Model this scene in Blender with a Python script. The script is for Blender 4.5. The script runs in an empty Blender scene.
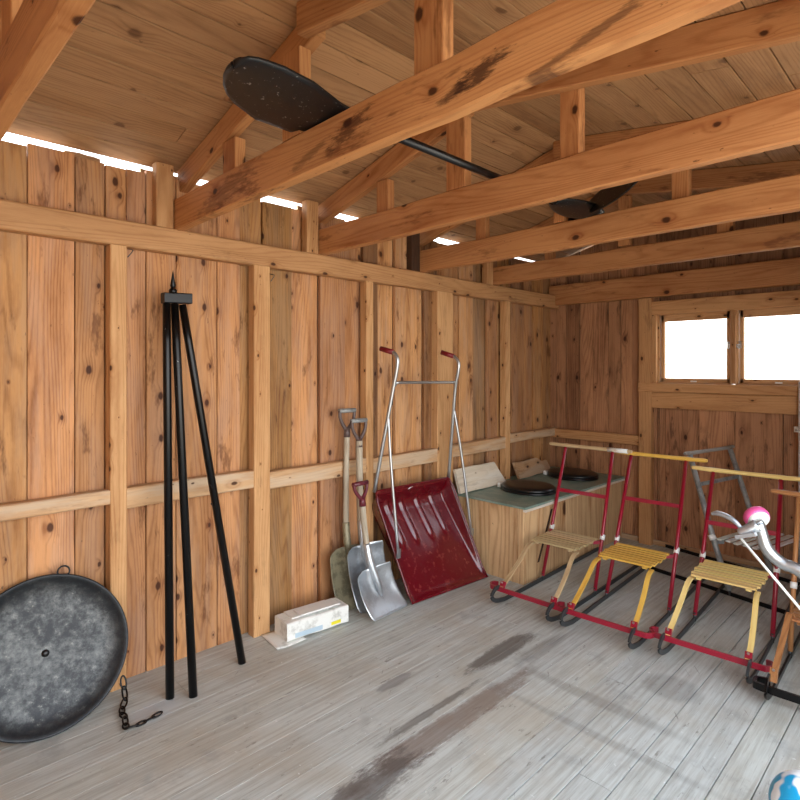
import bpy, bmesh, math, random
from mathutils import Vector, Matrix
V = Vector
R = math.radians
rng = random.Random(7)
sc = bpy.context.scene
COL = sc.collection

# ---------------------------------------------------------------- camera
cam = bpy.data.cameras.new('camera')
cam.sensor_fit = 'HORIZONTAL'; cam.sensor_width = 36.0
cam.lens = 559.863 / 800 * 36.0
cam.shift_y = -(400 - 367.671) / 800
cam.clip_start = 0.02
co = bpy.data.objects.new('camera', cam); COL.objects.link(co)
co.location = (2.468, -4.231, 1.3)
co.rotation_euler = (R(90), 0, 0.794)
sc.camera = co

# ---------------------------------------------------------------- world, lights, exposure
W = bpy.data.worlds.new('sky'); sc.world = W; W.use_nodes = True
nt = W.node_tree; nt.nodes.clear()
wo = nt.nodes.new('ShaderNodeOutputWorld'); bg = nt.nodes.new('ShaderNodeBackground')
tc = nt.nodes.new('ShaderNodeTexCoord'); sx = nt.nodes.new('ShaderNodeSeparateXYZ')
rp = nt.nodes.new('ShaderNodeValToRGB')
nt.links.new(tc.outputs['Generated'], sx.inputs[0]); nt.links.new(sx.outputs[2], rp.inputs[0])
rp.color_ramp.elements[0].position = 0.0; rp.color_ramp.elements[0].color = (0.98, 0.97, 0.95, 1)
rp.color_ramp.elements[1].position = 0.7; rp.color_ramp.elements[1].color = (0.72, 0.84, 1.0, 1)
nt.links.new(rp.outputs[0], bg.inputs[0]); nt.links.new(bg.outputs[0], wo.inputs[0])
bg.inputs[1].default_value = 2.6
sc.view_settings.view_transform = 'Standard'; sc.view_settings.look = 'None'
sc.view_settings.gamma = 1.0; sc.view_settings.use_curve_mapping = False
sc.view_settings.exposure = 1.15
def portal(loc, rot, w, h):
    l = bpy.data.lights.new('daylight_portal', 'AREA'); l.shape = 'RECTANGLE'; l.size = w; l.size_y = h
    l.cycles.is_portal = True
    o = bpy.data.objects.new('daylight_portal', l); o.location = loc; o.rotation_euler = rot; COL.objects.link(o)
portal((2.62, -3.3, 1.0), (0, R(90), 0), 2.1, 3.3)
portal((1.36, 0.12, 1.44), (R(-90), 0, 0), 1.1, 0.5)
portal((-0.1, -2.4, 2.12), (0, R(-90), 0), 0.1, 4.8)
SUNL = bpy.data.lights.new('sun', 'SUN'); SUNL.energy = 9.0; SUNL.angle = R(12); SUNL.color = (1, .96, .9)
so = bpy.data.objects.new('sun', SUNL); so.rotation_euler = (R(35), 0, R(-14)); COL.objects.link(so)

# ---------------------------------------------------------------- materials
def new_mat(name):
    m = bpy.data.materials.new(name); m.use_nodes = True
    return m, m.node_tree, m.node_tree.nodes['Principled BSDF']
class NB:
    def __init__(s, nt): s.nt = nt
    def n(s, t, **k):
        o = s.nt.nodes.new(t)
        for a, b in k.items(): setattr(o, a, b)
        return o
    def link(s, a, b): s.nt.links.new(a, b)
    def val(s, sock, x):
        if hasattr(x, 'links') or hasattr(x, 'is_output'): s.link(x, sock)
        else: sock.default_value = x
    def math(s, op, a, b=0.0, clamp=False):
        o = s.n('ShaderNodeMath', operation=op, use_clamp=clamp); s.val(o.inputs[0], a); s.val(o.inputs[1], b); return o.outputs[0]
    def mr(s, x, a, b, c=0.0, d=1.0):
        o = s.n('ShaderNodeMapRange'); o.interpolation_type = 'SMOOTHSTEP'
        s.val(o.inputs[0], x)
        for i, q in enumerate((a, b, c, d)): s.val(o.inputs[i+1], q)
        return o.outputs[0]
    def mix(s, f, a, b, mode='MIX'):
        o = s.n('ShaderNodeMix', data_type='RGBA', blend_type=mode); s.val(o.inputs[0], f)
        s.val(o.inputs[6], a); s.val(o.inputs[7], b); return o.outputs[2]
    def comb(s, x, y, z=0.0):
        o = s.n('ShaderNodeCombineXYZ'); s.val(o.inputs[0], x); s.val(o.inputs[1], y); s.val(o.inputs[2], z); return o.outputs[0]
    def noise(s, vec, scale=1.0, detail=3.0, rough=.5):
        o = s.n('ShaderNodeTexNoise'); s.link(vec, o.inputs['Vector']); o.inputs['Scale'].default_value = scale
        o.inputs['Detail'].default_value = detail; o.inputs['Roughness'].default_value = rough; return o.outputs[0]
def rgb(h):
    if isinstance(h, str): h = tuple(int(h[i:i+2], 16) for i in (0, 2, 4))
    f = lambda c: (c/255/12.92) if c/255 <= .04045 else ((c/255+.055)/1.055)**2.4
    return (f(h[0]), f(h[1]), f(h[2]), 1)

def wood(name, light, dark, knot=(58, 28, 12), knots=1.0, ring=.34, rough=.62, kx=7.5, ky=4.4, stain=.0, stain_c=(60, 34, 18), bump=.25, weather=0.0, weather_c=(150, 140, 125), freq=330, stops=False, char=False):
    m, nt, bs = new_mat(name); b = NB(nt)
    uv = b.n('ShaderNodeUVMap'); uv.uv_map = 'UVMap'
    s = b.n('ShaderNodeSeparateXYZ'); b.link(uv.outputs[0], s.inputs[0]); X, Y = s.outputs[0], s.outputs[1]
    att = b.n('ShaderNodeAttribute'); att.attribute_name = 'tint'; att.attribute_type = 'GEOMETRY'
    low = b.noise(b.comb(b.math('MULTIPLY', X, 7.0), b.math('MULTIPLY', Y, .55)), 1, 1.5)
    vo = b.n('ShaderNodeTexVoronoi', feature='F1'); vo.voronoi_dimensions = '2D'
    wob = b.noise(b.comb(b.math('MULTIPLY', X, 60.0), b.math('MULTIPLY', Y, 40.0)), 1, 3)
    b.link(b.comb(b.math('MULTIPLY', X, kx), b.math('MULTIPLY', Y, ky)), vo.inputs['Vector']); vo.inputs['Scale'].default_value = 1
    cs = b.n('ShaderNodeSeparateColor'); b.link(vo.outputs['Color'], cs.inputs[0])
    size = b.math('MULTIPLY', b.math('POWER', b.mr(cs.outputs[0], .25, 1.0, 0.0, 1.0), 1.5), .09)
    d = b.math('ADD', vo.outputs['Distance'], b.math('MULTIPLY', b.math('SUBTRACT', wob, .5), .045))
    has = b.math('GREATER_THAN', size, .008)
    kn = b.math('MULTIPLY', b.mr(d, b.math('MULTIPLY', size, .6), b.math('ADD', size, .018), 1.0, 0.0), has)
    kn = b.math('MULTIPLY', kn, knots*.92)
    halo = b.math('MULTIPLY', b.mr(d, 0.0, b.math('ADD', b.math('MULTIPLY', size, 3.2), .05), 1.0, 0.0), has)
    phase = b.math('ADD', b.math('MULTIPLY', X, float(freq)), b.math('ADD', b.math('MULTIPLY', low, float(freq)*.32), b.math('MULTIPLY', halo, 7.0)))
    phase = b.math('ADD', phase, b.math('MULTIPLY', wob, 1.2))
    st = b.math('ADD', b.math('MULTIPLY', b.math('SINE', phase), .5), .5)
    st = b.math('POWER', st, 3.0)
    fine = b.noise(b.comb(b.math('MULTIPLY', X, 420.0), b.math('MULTIPLY', Y, 12.0)), 1, 3)
    patch = b.noise(b.comb(b.math('MULTIPLY', X, 11.0), b.math('MULTIPLY', Y, 1.7), 3.3), 1, 5, .65)
    f = b.math('ADD', b.math('MULTIPLY', st, ring), b.math('MULTIPLY', b.math('SUBTRACT', fine, .5), .55))
    f = b.math('ADD', f, b.math('MULTIPLY', b.math('SUBTRACT', patch, .44), 2.1))
    f = b.math('ADD', f, b.math('MULTIPLY', halo, .5*knots), clamp=True)
    c = b.mix(f, rgb(light), rgb(dark))
    speck = b.noise(b.comb(b.math('MULTIPLY', X, 75.0), b.math('MULTIPLY', Y, 26.0), 1.7), 1, 3, .6)
    c = b.mix(b.mr(speck, .70, .76, 0, .7*knots), c, rgb(knot))
    if weather:
        wn = b.noise(b.comb(b.math('MULTIPLY', X, 14.0), b.math('MULTIPLY', Y, 1.6), 8.1), 1, 5, .65)
        c = b.mix(b.math('MULTIPLY', b.mr(wn, .42, .62), weather), c, rgb(weather_c))
    if stain:
        sn = b.noise(b.comb(b.math('MULTIPLY', X, 11.0), b.math('MULTIPLY', Y, 2.6), 5.7), 1, 5, .7)
        c = b.mix(b.math('MULTIPLY', b.mr(sn, .57, .68), stain), c, rgb(stain_c))
    if char:
        oc = b.n('ShaderNodeTexCoord'); os_ = b.n('ShaderNodeSeparateXYZ'); b.link(oc.outputs['Object'], os_.inputs[0])
        cn = b.noise(b.comb(b.math('MULTIPLY', os_.outputs[0], 16.0), b.math('MULTIPLY', os_.outputs[2], 60.0)), 1, 5, .7)
        for (cx, cz, rx, rz, a_) in ((1.70, .062, .10, .028, 1.0), (1.62, .045, .06, .02, .8), (1.24, .075, .11, .035, .85), (1.05, .05, .12, .02, .5), (1.95, .03, .22, .014, .7), (.5, .06, .3, .05, .5)):
            u = b.math('DIVIDE', b.math('SUBTRACT', os_.outputs[0], cx), rx); v = b.math('DIVIDE', b.math('SUBTRACT', b.math('SUBTRACT', os_.outputs[2], b.math('MULTIPLY', b.math('SUBTRACT', os_.outputs[0], cx), .25)), cz), rz)
            q = b.math('ADD', b.math('SQRT', b.math('ADD', b.math('MULTIPLY', u, u), b.math('MULTIPLY', v, v))), b.math('MULTIPLY', b.math('SUBTRACT', cn, .5), 3.0))
            c = b.mix(b.mr(q, .35, 1.0, a_*.85, 0.0), c, rgb((52, 26, 18)))
    c = b.mix(kn, c, rgb(knot))
    c = b.mix(1.0, c, att.outputs['Color'], 'MULTIPLY')
    b.link(c, bs.inputs['Base Color']); bs.inputs['Roughness'].default_value = rough
    bs.inputs['Specular IOR Level'].default_value = .25
    bp = b.n('ShaderNodeBump'); bp.inputs['Strength'].default_value = bump; bp.inputs['Distance'].default_value = .002
    b.link(b.math('ADD', b.math('MULTIPLY', st, .5), b.math('ADD', fine, b.math('MULTIPLY', kn, -.8))), bp.inputs['Height']); b.link(bp.outputs[0], bs.inputs['Normal'])
    return m

def plain(name, c, rough=.5, metal=0.0, var=.0, c2=None, scale=20, bump=0, coat=0.0, thr=(.45, .6), spec=.5):
    m, nt, bs = new_mat(name); b = NB(nt)
    tcn = b.n('ShaderNodeTexCoord')
    bs.inputs['Roughness'].default_value = rough; bs.inputs['Metallic'].default_value = metal
    bs.inputs['Specular IOR Level'].default_value = spec
    if coat: bs.inputs['Coat Weight'].default_value = coat; bs.inputs['Coat Roughness'].default_value = .15
    if c2 is not None:
        n = b.noise(tcn.outputs['Object'], scale, 6, .65)
        b.link(b.mix(b.math('MULTIPLY', b.mr(n, thr[0], thr[1]), var or 1.0), rgb(c), rgb(c2)), bs.inputs['Base Color'])
        if bump:
            bp = b.n('ShaderNodeBump'); bp.inputs['Strength'].default_value = bump; bp.inputs['Distance'].default_value = .004
            b.link(n, bp.inputs['Height']); b.link(bp.outputs[0], bs.inputs['Normal'])
    else:
        n = b.noise(tcn.outputs['Object'], scale, 3)
        b.link(b.mix(b.math('MULTIPLY', n, .18), rgb(c), rgb(tuple(max(0, q*.72) for q in (c if not isinstance(c, str) else (0, 0, 0))))), bs.inputs['Base Color'])
    return m

M = {}
M['pine'] = wood('pine_wall_boards', (196, 144, 94), (120, 70, 34), knot=(64, 32, 16), stain=.7, stain_c=(98, 58, 32), weather=.28, weather_c=(176, 150, 128))
M['backpine'] = wood('pine_back_boards', (184, 134, 96), (104, 66, 42), stain=.6, stain_c=(66, 44, 32))
M['stud'] = wood('pine_studs', (198, 154, 108), (156, 106, 62), kx=12, ky=7, stain=.2)
M['beam'] = wood('pine_beams', (190, 138, 90), (146, 90, 50), stain=.55, stain_c=(96, 54, 30), kx=6.0, ky=4.0)
M['charbeam'] = wood('charred_pine_beam', (196, 142, 92), (150, 92, 52), stain=.7, stain_c=(96, 54, 30), kx=6.0, ky=4.0, char=True)
M['palebeam'] = wood('pale_sawn_timber', (186, 142, 98), (148, 102, 62), kx=9, ky=5, stain=.35)
M['roofwood'] = wood('roof_boards', (176, 134, 94), (128, 90, 58), kx=4.5, ky=4.0, knots=.6, stain=.3, stain_c=(110, 82, 60))
M['rail'] = wood('weathered_rail', (190, 154, 116), (152, 112, 76), kx=9, ky=5, weather=.6, weather_c=(186, 170, 150), stain=.3)
M['bench'] = wood('bench_plywood', (208, 174, 132), (162, 120, 80), kx=3.0, ky=1.6, ring=.5, freq=160, stain=.15)
M['darkwood'] = wood('dark_stained_wood', (70, 48, 34), (40, 26, 18), knots=.4)
M['sledwood'] = wood('natural_sled_wood', (200, 174, 134), (160, 130, 92), knots=0.0, ring=.4, rough=.4)
M['yellowwood'] = wood('yellow_varnished_wood', (226, 184, 88), (196, 146, 60), knots=0.0, ring=.3, rough=.3)
M['brownwood'] = wood('brown_varnished_wood', (176, 124, 80), (128, 82, 48), knots=0.0, ring=.4, rough=.3)
M['sunlityellow'] = wood('sunlit_yellow_wood', (238, 212, 140), (216, 176, 92), knots=0.0, ring=.3, rough=.3)  # yellow sled wood lightened, sunlight put into the colour
M['litslat'] = wood('lit_grey_slats', (232, 230, 224), (196, 192, 186), knots=0.0, ring=.3, rough=.4)  # grey slats whitened in colour to look lit
M['whiteboard'] = wood('whitish_board', (206, 194, 176), (176, 160, 138), kx=9, ky=5, weather=.7, weather_c=(210, 206, 198), stain=.3)
M['greywood'] = wood('grey_weathered_wood', (172, 166, 156), (122, 116, 108), knots=0.2, ring=.4)
M['shaft'] = wood('shovel_shaft_wood', (182, 170, 150), (142, 128, 108), knots=0.0, ring=.4)
M['black'] = plain('black_painted_steel', (6, 6, 7), .3, 0, c2=(150, 150, 150), scale=60, thr=(.69, .73), spec=.35)
M['blackplastic'] = plain('black_plastic', (14, 14, 16), .32)
M['paddle'] = plain('scuffed_black_plastic', (14, 15, 17), .45, c2=(130, 130, 126), scale=85, thr=(.62, .68))
M['crimson'] = plain('crimson_paint', (150, 16, 44), .3, coat=.4)
M['scoop'] = plain('wine_red_plastic', (92, 8, 20), .22, coat=.35, c2=(132, 52, 50), scale=26, thr=(.54, .68), var=.6)
M['grip'] = plain('red_rubber_grip', (120, 14, 24), .5)
M['steel'] = plain('galvanised_tube', (190, 194, 196), .3, .85)
M['dsteel'] = plain('dull_dark_steel', (74, 78, 80), .4, .6)
M['alu'] = plain('aluminium_sheet', (205, 212, 218), .34, .8, c2=(160, 165, 170), scale=8, var=.6)
M['olive'] = plain('worn_olive_sheet', (146, 138, 112), .45, .25, c2=(108, 102, 82), scale=12)
M['greymetal'] = plain('grey_painted_metal', (150, 152, 150), .5, .2, c2=(122, 124, 124), scale=15)
M['white'] = plain('white_plastic', (232, 232, 228), .4)
M['pink'] = plain('pink_rubber', (236, 96, 160), .4)
M['greybrown'] = plain('grey_brown_plastic_handle', (92, 76, 72), .4)
M['wine'] = plain('wine_plastic_handle', (98, 34, 46), .35)
M['greengrey'] = plain('green_grey_laminate', (112, 136, 124), .45, c2=(150, 160, 146), scale=6, var=.6)
M['paper'] = plain('dusty_white_wrap', (226, 226, 220), .7, c2=(176, 174, 166), scale=14, var=.8, thr=(.5, .68))
M['yellow'] = plain('yellow_label', (226, 214, 40), .5)
M['paleblue'] = plain('pale_blue_print', (178, 198, 210), .6)
M['ground'] = plain('pale_gravel_ground', (168, 160, 146), .9, c2=(140, 132, 118), scale=3)
def fire_pan_mat():
    m, nt, bs = new_mat('sooty_cast_iron'); b = NB(nt); t = b.n('ShaderNodeTexCoord')
    n = b.noise(t.outputs['Object'], 7, 9, .72); n2 = b.noise(t.outputs['Object'], 38, 10, .8)
    f = b.mr(b.math('ADD', b.math('MULTIPLY', n, .5), b.math('MULTIPLY', n2, .5)), .42, .62)
    c = b.mix(f, rgb((30, 33, 37)), rgb((98, 100, 99)))
    c = b.mix(b.mr(n2, .58, .68, 0, .6), c, rgb((150, 148, 138)))
    # the rim and the sloping wall stay blacker
    s = b.n('ShaderNodeSeparateXYZ'); b.link(t.outputs['Object'], s.inputs[0])
    r = b.math('SQRT', b.math('ADD', b.math('POWER', s.outputs[0], 2.0), b.math('POWER', s.outputs[1], 2.0)))
    c = b.mix(b.mr(r, .205, .255, 0, .8), c, rgb((30, 34, 38)))
    b.link(c, bs.inputs['Base Color']); bs.inputs['Metallic'].default_value = .35; bs.inputs['Roughness'].default_value = .42
    bp = b.n('ShaderNodeBump'); bp.inputs['Strength'].default_value = .35; bp.inputs['Distance'].default_value = .004
    b.link(n2, bp.inputs['Height']); b.link(bp.outputs[0], bs.inputs['Normal'])
    return m
M['pan'] = fire_pan_mat()
def floor_mat():
    m, nt, bs = new_mat('weathered_floor_boards'); b = NB(nt)
    uv = b.n('ShaderNodeUVMap'); uv.uv_map = 'UVMap'
    s = b.n('ShaderNodeSeparateXYZ'); b.link(uv.outputs[0], s.inputs[0]); X, Y = s.outputs[0], s.outputs[1]
    g = b.n('ShaderNodeNewGeometry'); p = b.n('ShaderNodeSeparateXYZ'); b.link(g.outputs['Position'], p.inputs[0]); PX, PY = p.outputs[0], p.outputs[1]
    att = b.n('ShaderNodeAttribute'); att.attribute_name = 'tint'
    grain = b.noise(b.comb(b.math('MULTIPLY', X, 70.0), b.math('MULTIPLY', Y, 3.0)), 1, 5, .6)
    fine = b.noise(b.comb(b.math('MULTIPLY', X, 320.0), b.math('MULTIPLY', Y, 9.0)), 1, 2)
    cloud = b.noise(b.comb(PX, PY), 2.6, 5, .6)
    c = b.mix(b.mr(grain, .35, .7), rgb((200, 204, 198)), rgb((172, 172, 164)))
    c = b.mix(b.mr(fine, .56, .72, 0, .35), c, rgb((124, 118, 108)))
    c = b.mix(b.mr(cloud, .45, .66, 0, .5), c, rgb((176, 166, 148)))
    cl2 = b.noise(b.comb(PX, PY, 7.0), 5.0, 6, .65)
    c = b.mix(b.mr(cl2, .55, .70, 0, .4), c, rgb((140, 140, 138)))
    strk = b.noise(b.comb(b.math('MULTIPLY', X, 34.0), b.math('MULTIPLY', Y, 8.0), 4.0), 1, 6, .7)
    c = b.mix(b.mr(strk, .60, .68, 0, .6), c, rgb((110, 104, 96)))
    scr = b.noise(b.comb(b.math('ADD', b.math('MULTIPLY', PX, 60.0), b.math('MULTIPLY', PY, 45.0)), b.math('SUBTRACT', b.math('MULTIPLY', PY, 5.0), b.math('MULTIPLY', PX, 5.0)), 9.0), 1, 3, .5)
    c = b.mix(b.mr(scr, .70, .74, 0, .5), c, rgb((104, 98, 90)))
    chips = b.noise(b.comb(PX, PY, 2.0), 42, 3, .5)
    c = b.mix(b.mr(chips, .70, .74, 0, .7), c, rgb((226, 228, 224)))
    wn = b.math('MULTIPLY', b.noise(b.comb(b.math('MULTIPLY', PX, 18.0), b.math('MULTIPLY', PY, 6.0)), 1, 8, .75), 1.0)
    def blot(cx, cy, rx, ry, a, col, c, soft=.45, wob=1.0):
        u = b.math('DIVIDE', b.math('SUBTRACT', PX, cx), rx); v = b.math('DIVIDE', b.math('SUBTRACT', PY, cy), ry)
        q = b.math('SQRT', b.math('ADD', b.math('MULTIPLY', u, u), b.math('MULTIPLY', v, v)))
        q = b.math('ADD', q, b.math('MULTIPLY', b.math('SUBTRACT', wn, .5), wob))
        return b.mix(b.math('MULTIPLY', b.mr(q, 1.0-soft, 1.0, 1.0, 0.0), a), c, rgb(col))
    c = blot(.965, -2.09, .058, .30, .72, (76, 66, 58), c, .35, 1.3)
    c = blot(1.08, -1.95, .05, .25, .35, (90, 80, 72), c, .5, .4)
    c = blot(1.14, -2.66, .068, .60, .62, (112, 86, 68), c, .5, 1.8)
    c = blot(1.04, -2.68, .022, .36, .6, (72, 64, 58), c, .5, 2.0)
    c = blot(1.16, -3.10, .08, .28, .65, (66, 56, 52), c, .5, 2.4)
    c = blot(.80, -2.62, .035, .13, .5, (96, 92, 92), c, .5, 2.0)
    c = blot(1.62, -1.85, .13, .12, .35, (96, 92, 88), c, .4, .3)
    c = blot(1.45, -2.15, .45, .045, .30, (90, 82, 74), c, .6, .3)
    c = blot(.30, -3.40, .09, .13, .55, (196, 202, 206), c, .6, .6)
    c = blot(1.55, -2.35, .6, .03, .30, (104, 100, 96), c, .7, .4)
    c = b.mix(1.0, c, att.outputs['Color'], 'MULTIPLY')
    b.link(c, bs.inputs['Base Color']); bs.inputs['Roughness'].default_value = .55; bs.inputs['Specular IOR Level'].default_value = .35
    bp = b.n('ShaderNodeBump'); bp.inputs['Strength'].default_value = .3; bp.inputs['Distance'].default_value = .002
    b.link(grain, bp.inputs['Height']); b.link(bp.outputs[0], bs.inputs['Normal'])
    return m
M['floor'] = floor_mat()
def glass_mat():
    m, nt, bs = new_mat('window_glass'); b = NB(nt)
    out = nt.nodes['Material Output']; tr = b.n('ShaderNodeBsdfTransparent'); gl = b.n('ShaderNodeBsdfGlossy'); mx = b.n('ShaderNodeMixShader')
    gl.inputs['Roughness'].default_value = .02; mx.inputs[0].default_value = .06
    b.link(tr.outputs[0], mx.inputs[1]); b.link(gl.outputs[0], mx.inputs[2]); b.link(mx.outputs[0], out.inputs[0])
    return m
M['glass'] = glass_mat()

# ---------------------------------------------------------------- mesh helpers
class MB:
    def __init__(s): s.v = []; s.f = []; s.uv = []; s.t = []; s.sm = []
    def face(s, idx, uvs, tint, smooth=False):
        s.f.append(idx); s.uv.append(uvs); s.t.append(tint); s.sm.append(smooth)
    def beam(s, o, L, Wd, T, tint=(1, 1, 1), bev=.004, n=1, jit=0.0, smooth=False, endcut=None):
        """timber: starts at corner o, runs along L, W wide, T thick, chamfered edges; uv = (across, along) in metres"""
        o, L, Wd, T = V(o), V(L), V(Wd), V(T)
        w, t, l = Wd.length, T.length, L.length; b = min(bev, w*.4, t*.4)
        wu, tu = Wd.normalized(), T.normalized()
        pr = [(b, 0), (w-b, 0), (w, b), (w, t-b), (w-b, t), (b, t), (0, t-b), (0, b)] if b > 0 else [(0, 0), (w, 0), (w, t), (0, t)]
        k = len(pr); per = [0]
        for i in range(k): a, c = pr[i], pr[(i+1) % k]; per.append(per[-1]+math.hypot(a[0]-c[0], a[1]-c[1]))
        ou, ov = rng.uniform(0, 60), rng.uniform(0, 60); base = len(s.v)
        for j in range(n+1):
            jw, jt = (rng.uniform(-jit, jit), rng.uniform(-jit, jit)) if jit else (0, 0)
            for (a, c) in pr: s.v.append(o + L*(j/n) + wu*(a+jw) + tu*(c+jt))
        flip = (Wd.cross(T)).dot(L) < 0
        for j in range(n):
            for i in range(k):
                a, b2 = base+j*k+i, base+j*k+(i+1) % k; c, d = b2+k, a+k
                q = [a, b2, c, d]; y0, y1 = ov+l*j/n, ov+l*(j+1)/n
                u = [(ou+per[i], y0), (ou+per[i+1], y0), (ou+per[i+1], y1), (ou+per[i], y1)]
                if flip: q.reverse(); u.reverse()
                s.face(q, u, tint, smooth)
        for e in (0, n):
            q = [base+e*k+i for i in range(k)]; u = [(ou+p_[0], ov+p_[1]*.25) for p_ in pr]
            if (e == 0) != flip: q.reverse(); u.reverse()
            s.face(q, u, tint)
        return s
    def box(s, lo, hi, tint=(1, 1, 1), axis=2, bev=.003):
        lo, hi = V(lo), V(hi); d = hi-lo
        ax = [V((d.x, 0, 0)), V((0, d.y, 0)), V((0, 0, d.z))]
        L = ax[axis]; o = [a for i, a in enumerate(ax) if i != axis]
        o.sort(key=lambda a: -a.length)
        return s.beam(lo, L, o[0], o[1], tint, bev)
    def tube(s, pts, r, k=12, cap=True, smooth_path=0, tint=(1, 1, 1), flat=None, up=None):
        pts = [V(p) for p in pts]
        if smooth_path and len(pts) > 2:
            out = []
            for i in range(len(pts)-1):
                p0 = pts[max(0, i-1)]; p1 = pts[i]; p2 = pts[i+1]; p3 = pts[min(len(pts)-1, i+2)]
                for j in range(smooth_path):
                    t = j/smooth_path
                    out.append(.5*((2*p1)+(-p0+p2)*t+(2*p0-5*p1+4*p2-p3)*t*t+(-p0+3*p1-3*p2+p3)*t**3))
            out.append(pts[-1]); 
            if hasattr(r, '__len__'):
                rr = []
                for i in range(len(pts)-1):
                    for j in range(smooth_path): rr.append(r[i]+(r[i+1]-r[i])*j/smooth_path)
                rr.append(r[-1]); r = rr
            pts = out
        n = len(pts); rs = r if hasattr(r, '__len__') else [r]*n
        base = len(s.v); up0 = V(up) if up else None; prev = None; ln = 0; lens = []
        ou, ov = rng.uniform(0, 60), rng.uniform(0, 60)
        for i, p in enumerate(pts):
            t = (pts[min(n-1, i+1)]-pts[max(0, i-1)]).normalized()
            if up0 is not None: a = (up0 - t*up0.dot(t)).normalized()
            elif prev is None:
                q = V((0, 0, 1)) if abs(t.z) < .9 else V((1, 0, 0)); a = (q-t*q.dot(t)).normalized()
            else: a = (prev-t*prev.dot(t)).normalized()
            prev = a; c = t.cross(a)
            if i: ln += (p-pts[i-1]).length
            lens.append(ln)
            for j in range(k):
                an = 2*math.pi*j/k + (math.pi/k if flat else 0)
                if flat:      # rectangle-ish section: flat = (half width along 'up', half thickness)
                    ca, sa = math.cos(an), math.sin(an)
                    m_ = max(abs(ca), abs(sa)); ca, sa = ca/m_, sa/m_
                    s.v.append(p + a*ca*flat[0]*rs[i] + c*sa*flat[1]*rs[i])
                else: s.v.append(p + (a*math.cos(an)+c*math.sin(an))*rs[i])
        for i in range(n-1):
            for j in range(k):
                a_, b_ = base+i*k+j, base+i*k+(j+1) % k
                s.face([a_, b_, b_+k, a_+k], [(ou+j*.01, ov+lens[i]), (ou+(j+1)*.01, ov+lens[i]), (ou+(j+1)*.01, ov+lens[i+1]), (ou+j*.01, ov+lens[i+1])], tint, not flat)
        if cap:
            for e in (0, n-1):
                q = [base+e*k+j for j in range(k)]; 
                if e == 0: q.reverse()
                s.face(q, [(ou, ov)]*k, tint)
        return s
    def lathe(s, prof, k=32, mat=None, tint=(1, 1, 1), sx=1.0, sy=1.0):
        """profile (r, z) turned about z, placed by mat"""
        mat = mat or Matrix(); base = len(s.v)
        for (r, z) in prof:
            for j in range(k):
                an = 2*math.pi*j/k; s.v.append(mat @ V((r*math.cos(an)*sx, r*math.sin(an)*sy, z)))
        for i in range(len(prof)-1):
            for j in range(k):
                a, b_ = base+i*k+j, base+i*k+(j+1) % k
                s.face([a, b_, b_+k, a+k], [(0, 0)]*4, tint, True)
        for e in (0, len(prof)-1):
            if prof[e][0] > 1e-6:
                q = [base+e*k+j for j in range(k)]
                if e == 0: q.reverse()
                s.face(q, [(0, 0)]*k, tint)
        return s
    def grid(s, fn, nu, nv, thick=None, tint=(1, 1, 1)):
        """sheet from fn(u,v)->Vector with its own thickness"""
        P = [[V(fn(i/nu, j/nv)) for j in range(nv+1)] for i in range(nu+1)]
        base = len(s.v)
        for r_ in P: s.v += r_
        W_ = nv+1
        th = thick or 0
        N = []
        for i in range(nu+1):
            for j in range(nv+1):
                a = P[min(nu, i+1)][j]-P[max(0, i-1)][j]; b_ = P[i][min(nv, j+1)]-P[i][max(0, j-1)]
                nn = a.cross(b_); nn = nn.normalized() if nn.length > 1e-12 else V((0, 0, 1)); N.append(nn)
        b2 = len(s.v)
        for i in range(nu+1):
            for j in range(nv+1): s.v.append(P[i][j]-N[i*W_+j]*th)
        for i in range(nu):
            for j in range(nv):
                q = [base+i*W_+j, base+(i+1)*W_+j, base+(i+1)*W_+j+1, base+i*W_+j+1]
                u = [(i/nu, j/nv), ((i+1)/nu, j/nv), ((i+1)/nu, (j+1)/nv), (i/nu, (j+1)/nv)]
                s.face(q, u, tint, True); s.face([x-base+b2 for x in reversed(q)], u[::-1], tint, True)
        edge = [(i, 0) for i in range(nu)]+[(nu, j) for j in range(nv)]+[(i, nv) for i in range(nu, 0, -1)]+[(0, j) for j in range(nv, 0, -1)]
        for a, b_ in zip(edge, edge[1:]+edge[:1]):
            ia, ib = a[0]*W_+a[1], b_[0]*W_+b_[1]
            s.face([base+ib, base+ia, b2+ia, b2+ib], [(0, 0)]*4, tint)
        return s
    def build(s, name, mat, parent=None):
        me = bpy.data.meshes.new(name)
        me.from_pydata([tuple(v) for v in s.v], [], s.f)
        me.uv_layers.new(name='UVMap'); me.color_attributes.new('tint', 'FLOAT_COLOR', 'CORNER')
        fu, fc = [], []
        for us, t in zip(s.uv, s.t):
            for u in us: fu += (u[0], u[1]); fc += (t[0], t[1], t[2], 1.0)
        me.uv_layers['UVMap'].data.foreach_set('uv', fu); me.color_attributes['tint'].data.foreach_set('color', fc)
        me.polygons.foreach_set('use_smooth', s.sm)
        me.materials.append(M[mat] if isinstance(mat, str) else mat)
        me.update()
        o = bpy.data.objects.new(name, me); COL.objects.link(o)
        if parent: o.parent = parent
        return o
def tag(o, label=None, cat=None, group=None, kind=None):
    if label: o['label'] = label
    if cat: o['category'] = cat
    if group: o['group'] = group
    if kind: o['kind'] = kind
    return o
def thing(name, label, cat, loc=(0, 0, 0), rz=0, group=None):
    o = bpy.data.objects.new(name, None); COL.objects.link(o); o.empty_display_size = .1
    o.location = loc; o.rotation_euler = (0, 0, rz); return tag(o, label, cat, group)
def struct(name, mb, mat, parent=None):
    o = mb.build(name, mat, parent)
    if not parent: o['kind'] = 'structure'
    return o
def t_(lo=.85, hi=1.08, warm=.04):
    k = rng.uniform(lo, hi); w = rng.uniform(-warm, warm); return (k*(1+w*.4), k, k*(1-w))
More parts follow.
